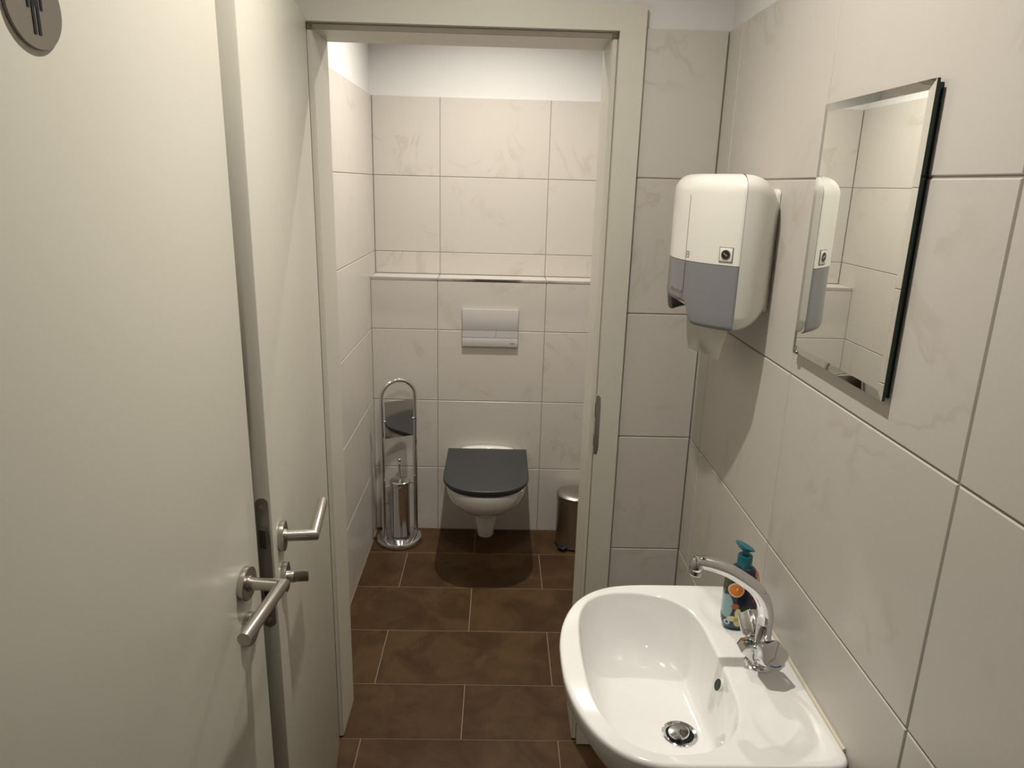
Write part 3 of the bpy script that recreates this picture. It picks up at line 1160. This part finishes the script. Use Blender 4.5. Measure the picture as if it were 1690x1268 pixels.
lev = [(.110, .068, -.205, -.292, .5), (.116, .076, -.200, -.298, .5), (.170, .090, -.180, -.310, .5), (.218, .108, -.120, -.328, .5), (.236, .125, -.004, -.340, .6), (.256, .180, -.004, -.385, .6), (.282, .246, -.004, -.432, .6),
       (.312, .300, -.004, -.474, .58), (.345, .335, -.004, -.504, .55), (.375, .350, -.004, -.519, .52), (.398, .354, -.004, -.525, .5), (.408, .350, -.004, -.523, .5), (.412, .340, -.006, -.518, .5)]
bm = bmesh.new()
rings = []
for z, w, b_y, f_y, st in lev:
    rings.append([bm.verts.new((x, y, z)) for x, y in dshape(w, b_y, f_y, st, 64, 2.15)])
n_ = len(rings[0])
for A_, B_ in zip(rings, rings[1:]):
    for i in range(n_):
        bm.faces.new((A_[i], A_[(i + 1) % n_], B_[(i + 1) % n_], B_[i]))
bm.faces.new(rings[0])
bm.faces.new(rings[-1])
bowl = from_bm('bowl', bm, M_CERAM, wc_, 70)
# raised ceramic rear shelf that shows behind the lid
sh_out = [(TCX - .150, .404)] + [(TCX - .128 * math.cos(math.pi * k / 14), .414 + .0285 * math.sin(math.pi * k / 14) ** .6) for k in range(15)] + [(TCX + .150, .404)]
prism('rear_shelf', sh_out, -.040, -.003, 'y', M_CERAM, wc_, .004, 3, 50)
seat = prism('seat', dshape(.356, -.055, -.528, .58, 64, 2.25), .4125, .4240, 'z', M_LID, wc_, .003, 2)
bm = bmesh.new()
lo_ = dshape(.364, -.046, -.533, .62, 64, 2.35)
bm_prism(bm, lo_, .4242, .4415, 'z', .0045, 3)
lid = from_bm('lid', bm, M_LID, wc_, 50)
for s in (-1, 1):
    tube('hinge', [(TCX + s * .07, -.056, .415), (TCX + s * .07, -.056, .4238)], .012, M_STEEL, lid)
    lathe('wall_bolt_cap', (TCX + s * .150, -.20, .318), (s, -.2, -.35), [(.006, 0), (.006, .006), (.004, .0085)], M_CHROME, bowl, 16)

# ------------------------------------------------------------------ brush and paper stand
BXc, BYc = -.166, -.118
st = thing('brush_stand', (BXc - .004, BYc, 0), 'chrome arched toilet brush and paper holder stand in the tiled corner', 'brush stand')
lathe('base', (BXc - .004, BYc, 0), (0, 0, 1), [(.103, 0), (.106, .004), (.106, .016), (.102, .023), (.090, .027), (.001, .0285)], M_CHROME, st, 56)
hw = .0780
SYAW = math.radians(27)
sq = lambda k, z, f=0.: (BXc + hw * k * math.cos(SYAW) + f * math.sin(SYAW), BYc + hw * k * math.sin(SYAW) - f * math.cos(SYAW), z)   # f: towards the front
pts = [sq(-1, .026), sq(-1, .40), sq(-1, .706)]
pts += [sq(-math.cos(math.radians(a)), .706 + hw * math.sin(math.radians(a))) for a in range(10, 180, 10)]
pts += [sq(1, .706), sq(1, .40), sq(1, .026)]
tube('arch', pts, .0092, M_CHROME, st, 20)
# paper holder: rod and metal flap
rod = tube('paper_rod', [sq(-1, .602), sq(1, .602)], .004, M_CHROME, st, 12)
for k in (-.86, .86):
    lathe('rod_knob', sq(k, .600, .007), (math.sin(SYAW), -math.cos(SYAW), 0), [(.002, 0), (.0055, .002), (.0062, .005), (.0040, .0085), (.001, .0095)], M_CHROME, rod, 16)
Mf = Matrix.Translation(sq(0, .605, .005)) @ Matrix.Rotation(SYAW, 4, 'Z')
# slightly bent cover flap
bm = bmesh.new()
NVf = 8
for k in range(NVf + 1):
    pass
prof_f = [(-.0035 - .0006 * f, .086 * f) for f in [-1 + i / 5 for i in range(11)]]
V = []
for side in (0, 1):
    V.append([[bm.verts.new(Mf @ Vector((x, y + .0012 * side, z))) for y, z in prof_f] for x in (-.0665, .0665)])
for side in (0, 1):
    for i in range(len(prof_f) - 1):
        bm.faces.new((V[side][0][i], V[side][1][i], V[side][1][i + 1], V[side][0][i + 1]))
for e in (0, 1):
    for i in range(len(prof_f) - 1):
        bm.faces.new((V[0][e][i], V[0][e][i + 1], V[1][e][i + 1], V[1][e][i]))
bm.faces.new((V[0][0][0], V[1][0][0], V[1][1][0], V[0][1][0]))
bm.faces.new((V[0][0][-1], V[0][1][-1], V[1][1][-1], V[1][0][-1]))
from_bm('paper_flap', bm, M_CHROME, st, 50)
# brush cup with its ring
cup = lathe('brush_cup', (BXc + .002, BYc - .002, .0288), (0, 0, 1), [(.040, 0), (.046, .004), (.046, .010), (.0435, .014), (.0435, .256), (.0465, .260), (.0465, .268), (.0405, .268), (.0405, .020)], M_CHROME, st, 44, caps=False)
tube('cup_holder', [sq(-1, .282), sq(-.56, .284)], .0035, M_CHROME, cup, 10)
tube('cup_holder', [sq(1, .282), sq(.58, .284)], .0035, M_CHROME, cup, 10)
br = thing('toilet_brush', (BXc + .002, BYc - .002, .297), 'chrome toilet brush standing in the cup of the brush stand', 'toilet brush')
lathe('brush_lid', (BXc + .002, BYc - .002, .2970), (0, 0, 1), [(.0470, 0), (.0480, .002), (.0480, .007), (.0440, .011), (.020, .0145), (.0095, .0155)], M_CHROME, br, 44)
lathe('brush_handle', (BXc + .001, BYc - .002, .310), (-.01, 0, 1), [(.0085, 0), (.0065, .004), (.0060, .078), (.0045, .080), (.0045, .083), (.0080, .086), (.0098, .0925), (.0080, .0990), (.0040, .1018), (.001, .1024)], M_CHROME, br, 24)
lathe('brush_head', (BXc + .002, BYc - .002, .05), (0, 0, 1), [(.01, 0), (.032, .01), (.034, .075), (.006, .085), (.005, .25)], M_PAPER, br, 24)

# ------------------------------------------------------------------ pedal bin
bx, by = .650, -.122
pb = thing('pedal_bin', (bx, by, 0), 'small brushed steel pedal bin standing beside the toilet', 'pedal bin')
lathe('body', (bx, by, .012), (0, 0, 1), [(.084, 0), (.0855, .002), (.0855, .224), (.0870, .226), (.0870, .231), (.0840, .233)], M_STEEL, pb, 56)
lathe('base_ring', (bx, by, 0), (0, 0, 1), [(.082, 0), (.0872, .002), (.0872, .012), (.083, .014)], M_BLACK, pb, 48)
lathe('lid', (bx, by, .2455), (0, 0, 1), [(.0850, 0), (.0878, .001), (.0882, .012), (.0850, .0165), (.070, .0220), (.045, .0262), (.020, .0280), (.001, .0284)], M_STEEL, pb, 56)
bm = bmesh.new()
ang = math.radians(232)
dx, dy = math.cos(ang), math.sin(ang)
Mp = Matrix.Translation((bx, by, 0)) @ Matrix.Rotation(ang, 4, 'Z')
bm_box(bm, (.070, -.020, .012), (.112, .020, .022), .004, 2, Mp)
bm_box(bm, (.060, -.013, .006), (.095, .013, .014), .002, 1, Mp)
from_bm('pedal', bm, M_BLACK, pb, 40)
